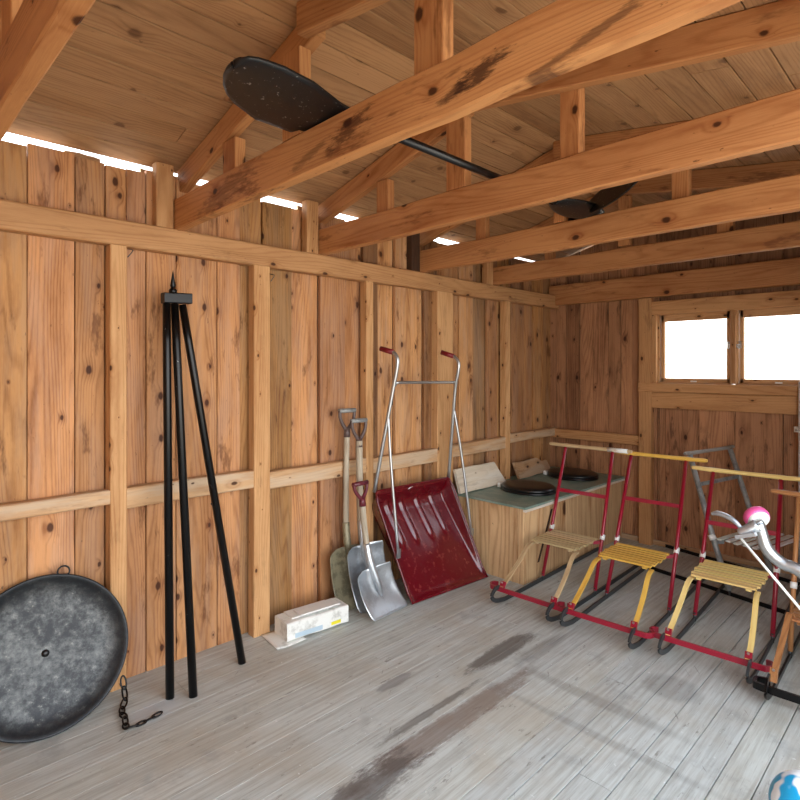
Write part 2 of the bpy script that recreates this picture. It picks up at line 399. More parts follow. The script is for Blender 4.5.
BEAMY = [-3.985, -3.225, -2.455, -1.673, -.902]

# ---------------------------------------------------------------- structure: ground, floor
struct('ground', MB().box((-12, -14, -.45), (14, 12, -.35), bev=0), 'ground')
fb = MB(); x = -.05
while x < 2.75:
    w = rng.uniform(.095, .11); splits = sorted([rng.uniform(-4.5, -.5)]) if rng.random() < .6 else []
    ys = [-5.05]+splits+[.05]
    for a, b_ in zip(ys, ys[1:]):
        g = .0018 if x > 1.35 else .0004
        fb.beam((x+g, a+.001, -.03), (0, b_-a-.002, 0), (w-2*g, 0, 0), (0, 0, .03), tuple(q*.93 for q in t_(.96, 1.04, .02)), .0006)
    x += w
struct('floor', fb, 'floor')
struct('floor_joists', MB().box((-.05, -5.05, -.12), (2.75, .05, -.034), bev=0), 'darkwood')['label'] = 'dark timber under the floor boards'

# ---------------------------------------------------------------- left wall
def roofz(x): return 2.19+.265*x if x <= 1.0 else 2.455-.15*(x-1.0)
YL = [-5.05, -4.86, -4.66, -4.45, -4.25, -4.05, -3.93, -3.758, -3.598, -3.489, -3.408, -3.327, -3.198, -3.005, -2.887, -2.76, -2.586, -2.413, -2.24, -2.106, -1.988, -1.848, -1.708, -1.588, -1.462, -1.224, -1.068, -.915, -.792, -.61, -.431, -.286, -.15, .03]
TL = {5: .94, 6: .95, 7: 1.14, 8: .88, 9: .98, 10: .96, 11: .99, 12: 1.0, 13: 1.02, 14: .84, 15: .66, 16: 1.1, 17: .84, 18: .94, 19: .45, 20: 1.16, 21: 1.12, 22: 1.16, 23: .58, 24: .9, 25: 1.14, 26: .62, 27: .78, 28: 1.0, 29: .72, 30: .86, 31: .95, 32: .7}
wl = MB()
for i, (a, b_) in enumerate(zip(YL, YL[1:])):
    k = TL.get(i, (1.02, .92, 1.1, .86, 1.0, 1.0, .98, .94, 1.12, .9, .95, .95, 1.0, .96)[i % 14]); w = rng.uniform(-.08, .10); tint = (k, k*(.985+.3*w), k*(.97-w))
    if i == 26: tint = (.66, .72, .80)
    if i in (20, 21, 22, 25): tint = (k, k*1.03, k*1.06)
    off = (rng.choice((0, .003, -.008)) if i % 2 else -.020) if i > 13 else rng.uniform(-.003, .002)
    top = 2.135+rng.uniform(-.012, .012)
    wl.beam((-.025+off, a+.0018, -.06), (0, 0, top+.06), (0, b_-a-.0036, 0), (.025, 0, 0), tint, .002, n=6, jit=.0008)
    if i > 6 and rng.random() < .75:      # cover board outside the joint
        wl.beam((-.068, b_-.04, -.06), (0, 0, top+.03), (0, .08, 0), (.02, 0, 0), (.5, .5, .5), .0)
    elif i <= 6 or True:
        wl.beam((-.068, b_-.04, -.06), (0, 0, top-.02), (0, .08, 0), (.02, 0, 0), (.5, .5, .5), .0)
wl.beam((-.094, -5.06, -.06), (0, 5.1, 0), (0, 0, 2.085), (.02, 0, 0), (.5, .5, .5), .0)  # unseen outer backing added to stop light leaking between the boards
struct('wall_left', wl, 'pine')

# plates, studs, rails on the left wall
n_tr = [0]
def trim(mb, mat, label=None):
    n_tr[0] += 1; o = struct('trim_%d' % n_tr[0], mb, mat)
    return o
trim(MB().beam((0, -5.0, 1.795), (0, 5.0, 0), (0, 0, .105), (.062, 0, 0), (1.02, 1, .98), .006, n=14, jit=.0025), 'palebeam')
STUDS = [(-4.20, -4.12), (-3.487, -3.423), (-2.845, -2.756), (-2.13, -2.075), (-1.52, -1.365), (-.76, -.70)]
for j, (a, b_) in enumerate(STUDS):
    trim(MB().beam((0, a, 0 if j != 5 else .47), (0, 0, 1.795 if j != 5 else 1.325), (0, b_-a, 0), (.058, 0, 0), (1.06, 1.05, 1.02), .004, n=6, jit=.001), 'stud')
RZ = [(.755, .812), (.755, .812), (.722, .806), (.70, .785), (.69, .775), (.70, .785), (.735, .80)]
edges = [-5.0]+[q for s_ in STUDS for q in s_]+[-.005]
for j in range(0, len(edges), 2):
    a, b_ = edges[j], edges[j+1]; z0, z1 = RZ[j//2]
    sag = .02 if j == 2 else 0
    trim(MB().beam((0, a, z0-sag*.2), (0, b_-a, 0), (0, 0, z1-z0), (.055, 0, 0), (1.12, 1.1, 1.06), .005, n=6, jit=.002), 'rail')
# stub posts above the plate beside each truss
for j, y in enumerate(BEAMY):
    trim(MB().beam((0, y-.078, 1.90), (0, 0, .275), (0, .074, 0), (.05, 0, 0), (1, .98, .95) if j != 3 else (1, 1, 1), .003), 'stud' if j != 3 else 'darkwood')

# ---------------------------------------------------------------- back wall
XB = [-.03, .033, .125, .241, .36, .485, .581, .673, .76, .858, .914, 1.143, 1.366, 1.637, 1.80, 1.98, 2.16, 2.36, 2.55]
WX0, WX1, WZ0, WZ1 = .868, 1.90, 1.188, 1.690
wb = MB()
for i, (a, b_) in enumerate(zip(XB, XB[1:])):
    k = rng.uniform(.78, 1.04); w = rng.uniform(-.04, .04); tint = (k, k*(.98+.2*w), k*(.95-w))
    if i in (2,): tint = (.62, .58, .56)
    off = rng.choice((0, .008, .016))
    if i == 1: off = 0
    zt = min(roofz(max(0, a)), roofz(b_))-.02
    def seg(z0, z1, x0, x1, tt): wb.beam((x0+.0012, off, z0), (0, 0, z1-z0), (x1-x0-.0024, 0, 0), (0, .024, 0), tt, .002)
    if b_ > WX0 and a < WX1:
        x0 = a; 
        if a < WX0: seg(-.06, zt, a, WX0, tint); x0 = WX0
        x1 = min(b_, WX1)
        seg(-.06, WZ0-.01, x0, x1, tint); seg(WZ1+.01, zt, x0, x1, tuple(q*.6 for q in tint))  # boards above the windows have shadow painted into their tint
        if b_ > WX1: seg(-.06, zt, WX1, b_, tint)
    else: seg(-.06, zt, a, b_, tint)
    if b_ > WX0-.04 and b_ < WX1+.04:
        wb.beam((b_-.04, .04, -.06), (0, 0, WZ0+.04), (.08, 0, 0), (0, .02, 0), (.5, .5, .5), 0); wb.beam((b_-.04, .04, WZ1+.02), (0, 0, zt-WZ1-.02), (.08, 0, 0), (0, .02, 0), (.5, .5, .5), 0)
    else: wb.beam((b_-.04, .04, -.06), (0, 0, zt), (.08, 0, 0), (0, .02, 0), (.5, .5, .5), 0)
for v in wb.v:
    if v.z > 2.05: v.z = roofz(max(0, v.x))-.008-(.03 if v.y > .035 else 0)
struct('wall_back', wb, 'backpine')
trim(MB().beam((-.0, -.062, 1.815), (2.5, 0, 0), (0, 0, .165), (0, .06, 0), (.92, .86, .82), .005, n=10, jit=.002), 'beam')
trim(MB().beam((.745, -.058, .0), (0, 0, 1.81), (.092, 0, 0), (0, .056, 0), (1.06, 1.02, .98), .004, n=4, jit=.001), 'palebeam')
trim(MB().beam((.0, -.055, .722), (.745, 0, 0), (0, 0, .072), (0, .053, 0), (1, .96, .92), .004), 'stud')
trim(MB().beam((.838, -.05, 1.684), (1.5, 0, 0), (0, 0, .098), (0, .048, 0), (.98, .92, .86), .004), 'stud')      # header over the windows
trim(MB().beam((.745, -.064, 1.124), (1.6, 0, 0), (0, 0, .064), (0, .062, 0), (.95, .88, .82), .004), 'stud')   # sill board
trim(MB().beam((.838, -.045, 1.008), (1.5, 0, 0), (0, 0, .114), (0, .043, 0), (.98, .92, .86), .003), 'stud')
trim(MB().beam((.838, -.045, 1.182), (0, 0, .506), (.030, 0, 0), (0, .045, 0), (.95, .9, .85), .002), 'stud')
trim(MB().beam((1.345, -.04, 1.19), (0, 0, .50), (.034, 0, 0), (0, .09, 0), (.8, .74, .7), .003), 'stud')
trim(MB().beam((1.865, -.04, 1.19), (0, 0, .50), (.05, 0, 0), (0, .09, 0), (.8, .74, .7), .003), 'stud')
trim(MB().beam((.60, -.02, 0), (1.9, 0, 0), (0, 0, .035), (0, .02, 0), (.9, .85, .8), .002), 'rail')
# windows
for wi, (a, b_) in enumerate(((.868, 1.348), (1.376, 1.852))):
    w = bpy.data.objects.new('window_%d' % (wi+1), None); COL.objects.link(w); w['kind'] = 'structure'
    fr = MB(); y0 = .004; z0, z1 = 1.196, 1.684
    fr.box((a+.018, y0, z0), (b_-.004, y0+.035, z0+.028), axis=0); fr.box((a+.018, y0, z1-.050), (b_-.004, y0+.035, z1), axis=0)
    fr.box((a+.018, y0, z0), (a+.040, y0+.035, z1)); fr.box((b_-.034, y0, z0), (b_-.004, y0+.035, z1))
    fr.build('window_sash', 'stud', w)
    fj = MB(); fj.box((a-.004, -.012, z0-.008), (a+.012, .06, z1+.006)); fj.box((a, -.012, z1-.002), (b_, .06, z1+.008), axis=0); fj.box((a, -.012, z0-.008), (b_, .06, z0), axis=0)
    fj.build('window_lining', 'stud', w)
    MB().box((a+.04, y0+.016, z0+.02), (b_-.03, y0+.02, z1-.03), bev=0).build('pane', 'glass', w)
    lx = b_-.018 if wi == 0 else a+.02
    lt = MB(); lt.box((lx-.008, -.012, 1.43), (lx+.008, .006, 1.475)); lt.tube([(lx, -.012, 1.455), (lx+(.02 if wi == 0 else -.02), -.02, 1.45), (lx, -.02, 1.425)], .004)
    lt.build('window_latch', 'steel', w)
    st_ = MB(); st_.box(((a+b_)/2-.02, -.006, z0+.002), ((a+b_)/2+.02, .004, z0+.012)); st_.build('window_stay', 'white', w)

# ---------------------------------------------------------------- right wall (doorway beside the camera) and front wall, out of the photo
wr = MB(); y = -5.05
while y < .04:
    b_ = min(y+.16, .04)
    if -4.95 < y < -1.75: wr.beam((2.56, y, 2.06), (0, 0, .16), (0, b_-y-.003, 0), (.025, 0, 0), t_(), 0)
    else: wr.beam((2.56, y, -.06), (0, 0, 2.28), (0, b_-y-.003, 0), (.025, 0, 0), t_(), 0)
    y += .16
struct('wall_right', wr, 'pine')
wf = MB(); x = -.03
while x < 2.56:
    wf.beam((x, -5.07, -.06), (0, 0, roofz(max(0, x))+.04), (.157, 0, 0), (0, .025, 0), t_(), 0); x += .16
struct('wall_front', wf, 'pine')

# ---------------------------------------------------------------- roof
rf = MB()
def roof_side(p0, p1, n):
    p0, p1 = V(p0), V(p1); d = (p1-p0)/n; nrm = V((-d.z, 0, d.x)).normalized()
    if nrm.z < 0: nrm = -nrm
    for i in range(n):
        o = p0+d*i; ys = [-5.3, rng.uniform(-4.6, -3.0), rng.uniform(-2.6, -.8), .35]
        if rng.random() < .4: ys.pop(1)
        base = rng.uniform(.9, 1.05)
        for a, b_ in zip(ys, ys[1:]):
            rf.beam((o.x+d.x*.02, a+.0015, o.z+d.z*.02), (0, b_-a-.003, 0), d*.962, nrm*.02, tuple(q*base for q in t_(.95, 1.05, .03)), .0015)
roof_side((-.05, 0, 2.19-.05*.265), (1.0, 0, 2.455), 10)
roof_side((1.0, 0, 2.455), (2.80, 0, 2.455-.15*1.8), 14)
struct('ceiling', rf, 'roofwood')
gaps = [(-3.85, -3.62), (-3.49, -3.33), (-3.14, -3.02), (-2.77, -2.52), (-2.35, -2.09), (-1.48, -1.16), (-.95, -.80)]
ed = [-5.05]+[q for g in gaps for q in g]+[.03]; fa = MB()
for j in range(0, len(ed), 2): fa.beam((-.072, ed[j], 2.03), (0, ed[j+1]-ed[j], 0), (0, 0, .138), (.018, 0, 0), (.8, .8, .8), .002, n=5, jit=.004)  # added boards that block the eave daylight except at the gaps
for g in gaps: fa.beam((-.072, g[0], 2.03), (0, g[1]-g[0], 0), (0, 0, .075), (.018, 0, 0), (.8, .8, .8), .002)
trim(fa, 'rail')
rc = MB()
for (xa, za, xb, zb) in ((-.06, 2.19-.06*.265+.024, 1.0, 2.482), (1.0, 2.482, 2.85, 2.482-.15*1.85)):
    rc.beam((xa, -5.35, za), (0, 5.75, 0), (xb-xa, 0, zb-za), (0, 0, .015), (1, 1, 1), 0)
struct('roof_deck', rc, 'darkwood')['label'] = 'roof covering over the boards'

# ---------------------------------------------------------------- trusses
TL_ = ['pine roof truss nearest the top left corner, just above the viewer', 'roof truss whose heavy dark-charred tie beam passes under the black paddle blade',
       'second roof truss, its tie beam crossed by the black paddle shaft', 'third roof truss, tie beam with the second paddle blade resting by it', 'farthest roof truss, closest to the window wall']
for ti, y in enumerate(BEAMY):
    t = thing('roof_truss', TL_[ti], 'roof truss', (0, y, 1.90), 0, 'pine trusses under the roof')
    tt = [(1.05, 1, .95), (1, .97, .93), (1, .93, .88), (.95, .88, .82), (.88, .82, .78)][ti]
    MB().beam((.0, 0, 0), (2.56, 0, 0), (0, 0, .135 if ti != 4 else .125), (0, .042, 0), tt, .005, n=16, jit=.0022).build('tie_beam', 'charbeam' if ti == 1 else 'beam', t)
    th = .045; RD = .105
    # rafters: inner plane just behind the tie
    for side in (0, 1):
        x0, x1 = (.0, 1.02) if side == 0 else (.98, 2.70)
        zz = [roofz(x0)-1.90-RD-.002, roofz(x1)-1.90-RD-.002]
        if side == 0: zz[1] = roofz(1.0)+.265*.02-1.90-RD-.006
        if side == 1: zz[0] = roofz(1.0)-1.90-RD+.002
        yy = .0 if side == 1 else .042
        if side == 0: x0 = -.02; zz[0] = roofz(-.02)-1.90-RD-.002
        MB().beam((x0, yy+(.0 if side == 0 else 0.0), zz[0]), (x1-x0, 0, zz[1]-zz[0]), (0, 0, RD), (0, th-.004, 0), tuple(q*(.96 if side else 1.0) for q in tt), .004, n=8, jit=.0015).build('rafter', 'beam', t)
    for pi, (xa, xb) in enumerate([((.43, .53), (.92, 1.03), (1.52, 1.62)), ((.405, .505), (.895, .995), (1.45, 1.55)), ((.455, .535), (.935, 1.035), (1.435, 1.51)), ((.45, .52), (.98, 1.04), (1.54, 1.61)), ((.44, .50), (.97, 1.04), (1.50, 1.58))][ti]):
        ztop = roofz(min(xa, xb) if xa < 1 else xb)-1.90-RD-.006
        yp = .044 if pi == 2 else .0
        z0 = .136 if pi != 2 else .04
        ztop2 = ztop if pi != 2 else ztop+.09
        if pi == 0:
            if ti == 0: continue
            yp = .042; z0 = .05; ztop2 = ztop-.004
        if pi == 1: ztop2 = ztop-.004; 
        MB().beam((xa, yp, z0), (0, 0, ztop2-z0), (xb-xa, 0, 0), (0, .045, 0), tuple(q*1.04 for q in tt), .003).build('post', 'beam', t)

# ---------------------------------------------------------------- toilet bench in the corner
bn = thing('toilet_bench', 'plywood-fronted toilet bench with green-grey top and two black seats in the corner', 'toilet bench', (0, 0, 0))
def planks_x(xs, y, z0, z1, tints, mat, name):      # side face, normal -y
    m_ = MB()
    for a, b_, k in zip(xs, xs[1:], tints): m_.beam((a+.001, y, z0), (0, 0, z1-z0), (b_-a-.002, 0, 0), (0, .018, 0), (k, k*.99, k*.97), .0015)
    return m_.build(name, mat, bn)
planks_x([.006, .16, .34, .50, .56, .60], -1.36, .0, .455, (1.0, 1.04, 1.08, .98, 1.02), 'bench', 'side_panel')
fm = MB(); ys = [-1.34, -1.20, -.86, -.48, -.004]
for a, b_, k in zip(ys, ys[1:], (.98, 1.0, .94, .9)): fm.beam((.582, a+.001, .0), (0, 0, .452), (0, b_-a-.002, 0), (.018, 0, 0), (k, k*.98, k*.95), .0015)
fm.build('front_panel', 'bench', bn)
MB().box((.006, -1.372, .455), (.622, -.004, .468), bev=.003).build('bench_top', 'greengrey', bn)
e_ = MB(); e_.beam((.6, -1.365, .438), (0, 1.355, 0), (0, 0, .016), (.022, 0, 0), (1.1, 1.1, 1.1), .002)
tag(e_.build('edge_strip', 'whiteboard', bn), 'worn whitish edge strip')
cr = MB(); cr.beam((.601, -1.05, .40), (0, -.16, -.30), (0, .02, 0), (.003, 0, 0), (1, 1, 1), .0005); cr.build('diagonal_crack', 'darkwood', bn)  # added dark strip that draws the crack in the front panel
def bench_seat(cx, cy, rz):
    def ell(z, k): return [((.20*k)*math.cos(a)*(1.0 if math.cos(a) > 0 else .92), .165*k*math.sin(a), z) for a in [2*math.pi*i/40 for i in range(40)]]
    def stack(rings, name, mat, par):
        m_ = MB(); n = 40
        for r_ in rings: m_.v += [V(p) for p in r_]
        for i in range(len(rings)-1):
            for j in range(n): m_.face([i*n+j, i*n+(j+1) % n, (i+1)*n+(j+1) % n, (i+1)*n+j], [(0, 0)]*4, (1, 1, 1), True)
        m_.face(list(range(n))[::-1], [(0, 0)]*n, (1, 1, 1)); m_.face([(len(rings)-1)*n+j for j in range(n)], [(0, 0)]*n, (1, 1, 1), True)
        return m_.build(name, mat, par)
    t = stack([ell(.0, .93), ell(.002, .99), ell(.010, 1.0), ell(.017, .97)], 'toilet_seat', 'blackplastic', bn)
    t.location = (cx, cy, .469); t.rotation_euler = (0, 0, rz); t['label'] = 'black toilet seat ring'
    tag(stack([ell(.018, .95), ell(.020, 1.0), ell(.030, 1.0), ell(.040, .93), ell(.045, .8), ell(.046, .4)], 'seat_lid', 'blackplastic', t), 'closed black lid')
    h = MB(); h.tube([(-.185, -.07, .018), (-.185, .07, .018)], .009); h.box((-.20, -.085, .0), (-.17, -.055, .028)); h.box((-.20, .055, .0), (-.17, .085, .028))
    tag(h.build('hinge', 'white', t), 'white plastic hinge')
bench_seat(.365, -.95, R(-8))
bench_seat(.34, -.30, R(-3))
b1 = MB().beam((.118, -1.33, .469), (0, .47, .0), (-.05, -.0, .155), (.02, 0, .006), (1.06, 1.04, 1.0), .003, n=4, jit=.002)
# one end of the board is sawn at an angle
for v in b1.v:
    if v.y > -1.0: v.y -= (v.z-.469)*.55
    if v.y < -1.3: v.y -= .05
tag(b1.build('loose_board', 'whiteboard'), 'whitish loose board leaning on the wall behind the near toilet seat', 'board')
b2 = MB().beam((.105, -.68, .469), (0, .46, .0), (-.05, 0, .115), (.02, 0, .006), (.86, .84, .82), .003, n=6, jit=.004)
for v in b2.v:
    if v.y > -.30: v.z = .469+(v.z-.469)*.7+.004
tag(b2.build('loose_board', 'rail'), 'brown loose board with a rounded end leaning behind the far toilet seat', 'board')

# ---------------------------------------------------------------- kicksleds
def flatbar(pts, w, tk, up, sp=4): return MB().tube(pts, 1.0, k=4, flat=(w*1.0, tk*1.0), up=up, smooth_path=sp)
def rod(a, b_, r, **k): return MB().tube([a, b_], r, **k)
def kicksled(label, loc, rz, wood_, metal, hw=.165, H=.79, hxt=.11, cross=True, run='dsteel', slat=8, seat_z=.29, wrap=None, grp='kicksleds in a row', VB=.50, VT=.76, crossz=.53, seat_tint=(1, 1, 1), bump=True, rb=1.45, ur=.0105, slatmat=None, gap=.003):
    """origin at the middle of the front bumper on the floor, +y towards the handle"""
    t = thing('kicksled', label, 'kicksled', loc, rz, grp)
    sh = .0
    for s in (-1, 1):
        x = s*hw
        # runner: flat steel bar, its nose rolled up under the bumper
        pts = [(x, rb, .012), (x, .6, .012), (x, .12, .012), (x, .02, .018), (x, -.05, .035), (x, -.075, .065), (x, -.045, .092), (x, -.005, .095)]
        flatbar(pts, .011, .004, (0, 0, 1), 6).build('runner', run, t)
        # upright
        lean = (VT-VB)/H
        u = MB(); b0, top = (x, VB, .03), (x*(.93), VT, H-.012)
        u.tube([b0, (x*.98, VB+lean*.30, .30), top], ur, k=12)
        ub = u.build('upright', metal, t)
        c = MB(); c.tube([(x*.98, VB+lean*.30-.001, .295), (x*.98, VB+lean*.34, .322)], ur+.004, k=12); tag(c.build('clamp', 'white', ub), 'small white clamp')
        f_ = MB(); f_.tube([(x, VB-.005, .002), (x, VB, .045)], .007, k=10); f_.build('upright_foot', 'dsteel', ub)
        # front seat leg of bent wood
        lg = [(x*.93, .0, .095), (x*.92, .07, .13), (x*.88, .17, .20), (x*.84, .25, .265), (x*.82, .31, seat_z-.012)]
        lm = flatbar(lg, .011, .0045, (1, 0, 0), 5); lb = lm.build('front_leg', wood_, t)
        bk = MB(); bk.tube([(x*.93, -.003, .075), (x*.93, .022, .12)], 1.0, k=4, flat=(.013, .009), up=(1, 0, 0)); bb = bk.build('leg_bracket', metal, lb)
        sc_ = MB(); sc_.tube([(x*.93, .008, .118), (x*.93, .002, .122)], .005, k=8); sc_.build('screw', 'steel', bb)
        # bracket from the seat back to the upright
        sb = MB(); sb.tube([(x*.72, VB+lean*.28-.02, seat_z-.014), (x*.97, VB+lean*.28, seat_z-.008)], 1.0, k=4, flat=(.010, .004), up=(0, 0, 1)); sb.build('seat_bracket', metal, t)
    if bump:
        L = hw*.93+.068; pts = [(-L+.012, .055, .085), (-L-.010, .045, .085), (-L-.014, .018, .085), (-L+.004, -.004, .085), (-L+.03, -.008, .085), (0, -.008, .085)]
        pts = pts+[(-p[0], p[1], p[2]) for p in reversed(pts[:-1])]
        bm_ = MB(); bm_.tube(pts, 1.0, k=4, flat=(.012, .004), up=(0, 0, 1), smooth_path=5); bm_.build('bumper_bar', metal if metal != 'greymetal' else 'black', t)
    # slatted seat
    s0, s1 = VB-.19, VB+.10; n = slat; sw = (s1-s0)/n
    for i in range(n):
        yy = s0+i*sw; hwid = hw*.86-.01*abs((i-(n-1)/2)/n)*2 + (.006 if i % 2 else 0)
        MB().beam((-hwid, yy+gap, seat_z), (2*hwid, 0, 0), (0, sw-2*gap, 0), (0, 0, .010), tuple(q*rng.uniform(.94, 1.05) for q in seat_tint), .003).build('seat_slat', slatmat or wood_, t)
    for s in (-1, 1): MB().beam((s*hw*.62-.012, s0+.01, seat_z-.012), (0, s1-s0-.02, 0), (.024, 0, 0), (0, 0, .012), (.9, .9, .9), .002).build('seat_batten', wood_, t)
    # handle bar
    hb = MB(); Lh = hw*.93+hxt
    hb.tube([(-Lh, VT+.004, H), (-Lh+.02, VT+.004, H+.001), (-Lh*.7, VT, H), (-hw*.93, VT, H), (0, VT, H), (hw*.93, VT, H), (Lh*.7, VT, H), (Lh-.02, VT+.004, H+.001), (Lh, VT+.004, H)], [.008, .0115, .0115, .0125, .0105, .0125, .0115, .0115, .008], k=12, smooth_path=3)
    hbo = hb.build('handle_bar', wood_, t)
    if wrap:
        for s in wrap: w_ = MB(); w_.tube([(s*(hw*.93)-.03, VT, H), (s*(hw*.93)+.09, VT+.003, H)], .0135, k=10); tag(w_.build('tape_wrap', 'white', hbo), 'whitish tape wrapping')
    if cross:
        lz = crossz; yy = VB+(VT-VB)*lz/H
        cb = MB(); cb.tube([(-hw*.955, yy, lz), (hw*.955, yy, lz)], 1.0, k=4, flat=(.011, .004), up=(0, 0, 1)); cb.build('cross_bar', metal, t)
    return t
kicksled('kicksled with unpainted pale wood seat and handle, right beside the bench', (.820, -1.675, 0), R(1.8), 'sledwood', 'crimson', H=.800, hxt=.115, wrap=(1,), VB=.47, VT=.74, rb=1.25)
kicksled('yellow-seated kicksled, in the middle of the row of three with red frames', (1.225, -1.66, 0), R(3), 'yellowwood', 'crimson', H=.78, VB=.48, VT=.82, hw=.165)
kicksled('yellow-seated kicksled at the front right, partly behind the silver tube', (1.672, -1.60, 0), R(3), 'sunlityellow', 'crimson', H=.735, hw=.168, VB=.47, VT=.78, hxt=.11, crossz=.47)
kicksled('grey kicksled with weathered seat slats lightened as if lit, turned sideways near the window wall', (2.205, -.548, 0), R(78), 'greywood', 'greymetal', H=.78, hw=.25, VB=.66, VT=.90, hxt=.05, cross=True, run='black', slat=6, crossz=.60, slatmat='litslat', gap=.010, rb=1.36, grp=None, ur=.0155)
# brown sled at the right edge: front in view, the rest beyond the frame
kicksled('brown varnished wooden kicksled cut off by the right edge', (2.085, -1.66, 0), R(2), 'brownwood', 'brownwood', H=.71, hw=.165, VB=.44, VT=.58, hxt=.11, run='black', cross=False, seat_z=.235, grp=None, bump=False)
fb_ = [o for o in COL.objects if o.name.startswith('kicksled') and o.parent is None][-1]
bm_ = MB(); bm_.tube([(-.17, .04, .05), (-.21, .03, .05), (-.215, 0, .05), (-.19, -.02, .05), (0, -.02, .05), (.2, -.02, .05)], 1.0, k=4, flat=(.014, .006), up=(0, 0, 1), smooth_path=5); tag(bm_.build('bumper_bar', 'black', fb_), 'black steel bumper')

# ---------------------------------------------------------------- scooter with pink wheel
s_ = thing('kick_scooter', 'silver folding scooter with a pink wheel, laid over the sleds at the right', 'scooter', (0, 0, 0))
m_ = MB(); m_.tube([(1.890, -1.70, .690), (1.900, -1.70, .655), (1.915, -1.70, .606), (1.940, -1.70, .575), (1.975, -1.70, .553), (2.03, -1.70, .535), (2.20, -1.72, .42), (2.32, -1.74, .20), (2.36, -1.75, .07)], .0225, k=16, smooth_path=6); m_.build('curved_tube', 'steel', s_)
ax = V((.62, -.66, -.42)).normalized(); rot = ax.to_track_quat('Z', 'Y').to_matrix().to_4x4(); cen = V((1.880, -1.665, .700))
w_ = MB(); w_.lathe([(.028, -.03), (.040, -.03), (.046, -.022), (.047, -.006), (.044, .004), (.038, .006)], 40, Matrix.Translation(cen) @ rot); wo_ = tag(w_.build('wheel', 'pink', s_), 'pink rubber wheel')
w_ = MB(); w_.lathe([(.0, .004), (.012, .012), (.034, .014), (.0405, .008), (.0405, -.02), (.0, -.02)], 40, Matrix.Translation(cen) @ rot); tag(w_.build('wheel_rim', 'white', wo_), 'white rim')
w_ = MB(); w_.lathe([(.0, .042), (.012, .041), (.015, .035), (.015, .0)], 20, Matrix.Translation(cen-V((.008, 0, -.004))) @ rot); w_.build('axle_bolt', 'steel', s_)
m_ = MB(); m_.tube([(1.892, -1.725, .690), (1.862, -1.735, .668), (1.835, -1.74, .650)], [.024, .021, .017], k=14, smooth_path=3)
m_.tube([(1.893, -1.752, .662), (1.826, -1.75, .636)], 1.0, k=4, flat=(.007, .013), up=(0, 0, 1)); m_.build('clamp_bracket', 'alu', s_)
m_ = MB(); m_.tube([(1.846, -1.73, .658), (1.820, -1.73, .688), (1.79, -1.73, .705), (1.755, -1.73, .712), (1.733, -1.73, .706)], [.7, .9, 1.0, 1.0, .6], k=8, flat=(.009, .012), up=(0, 0, 1), smooth_path=5); m_.build('brake_lever', 'alu', s_)
m_ = MB(); m_.tube([(1.833, -1.74, .638), (2.03, -1.72, .405)], .0052, k=8); tag(m_.build('brake_rod', 'white', s_), 'white rod')
m_ = MB(); m_.lathe([(.02, -.015), (.058, -.015), (.064, 0), (.058, .015), (.02, .015)], 32, Matrix.Translation((2.37, -1.75, .064)) @ Matrix.Rotation(R(90), 4, 'X')); m_.build('wheel', 'pink', s_)

# ---------------------------------------------------------------- post at the right end of the back wall
p_ = thing('metal_post', 'galvanised post with a latch standing right of the window', 'post', (1.745, -.095, 0))
MB().box((-.010, -.012, 0), (.03, .012, 1.215)).build('post_body', 'steel', p_)
q_ = MB(); q_.box((-.032, -.014, .905), (-.008, .0, .94)); q_.tube([(-.02, -.016, .92), (-.005, -.022, .922)], .006); q_.build('latch', 'steel', p_)

# ---------------------------------------------------------------- tripod
t = thing('tripod', 'tall black steel fire tripod leaning together against the left wall', 'tripod', (0, 0, 0))
hd = MB(); hd.beam((.10, -3.305, 1.567), (0, .118, .006), (.042, 0, 0), (0, 0, .044), (1, 1, 1), .004); hd.build('tripod_head', 'black', t)
sp_ = MB(); sp_.lathe([(.012, 0), (.017, .006), (.017, .014), (.009, .022), (.012, .032), (.0, .100)], 14, Matrix.Translation((.121, -3.262, 1.612))); sp_.build('spike', 'black', t)
for (a, b_, r0) in (((.262, -3.332, .0), (.124, -3.290, 1.567), .0165), ((.316, -3.262, .0), (.128, -3.258, 1.567), .0165), ((.223, -2.999, .0), (.122, -3.222, 1.567), .0165)):
    g_ = MB(); a, b_ = V(a), V(b_); g_.tube([a, a.lerp(b_, .9), b_], [r0, r0, r0*.95], k=18); g_.build('tripod_leg', 'black', t)
hk = MB()
for z, y in ((.78, -3.10), (.70, -3.095)):
    hk.tube([(.18, y, z), (.185, y-.02, z+.004), (.186, y-.03, z+.018)], .003, k=6)
hk.build('small_hook', 'black', t)

# ---------------------------------------------------------------- fire pan and chain
RP = .272
pn = thing('fire_pan', 'large round sooty iron fire pan leaning on the left wall', 'fire pan', (0, 0, 0))
tilt = R(18)
nrm = V((math.cos(tilt), -.10, math.sin(tilt))).normalized()
rotm = nrm.to_track_quat('Z', 'Y').to_matrix().to_4x4()
pm = MB(); pm.lathe([(.0, -.030), (.19, -.030), (.228, -.022), (.255, -.004), (RP-.006, .006), (RP, .006), (RP+.002, .000), (RP-.006, -.003), (.252, -.012), (.224, -.030), (.18, -.036), (.0, -.036)], 72)
po = pm.build('pan_body', 'pan', pn)
low = V((.0, .0, 0)); cz = (RP+.002)*math.sqrt(1-nrm.z**2)+.001
cpos = V((.120, -3.722, cz))
po.matrix_local = Matrix.Translation(cpos) @ rotm
hl = MB(); hl.lathe([(.0, .0), (.013, .0), (.013, .002), (.0, .002)], 16, Matrix.Translation((0, 0, -.030)))
ho = hl.build('centre_hole', 'blackplastic', po); ho['label'] = 'dark hole in the middle'
upv = (V((0, 0, 1))-nrm*nrm.z).normalized(); sid = nrm.cross(upv)
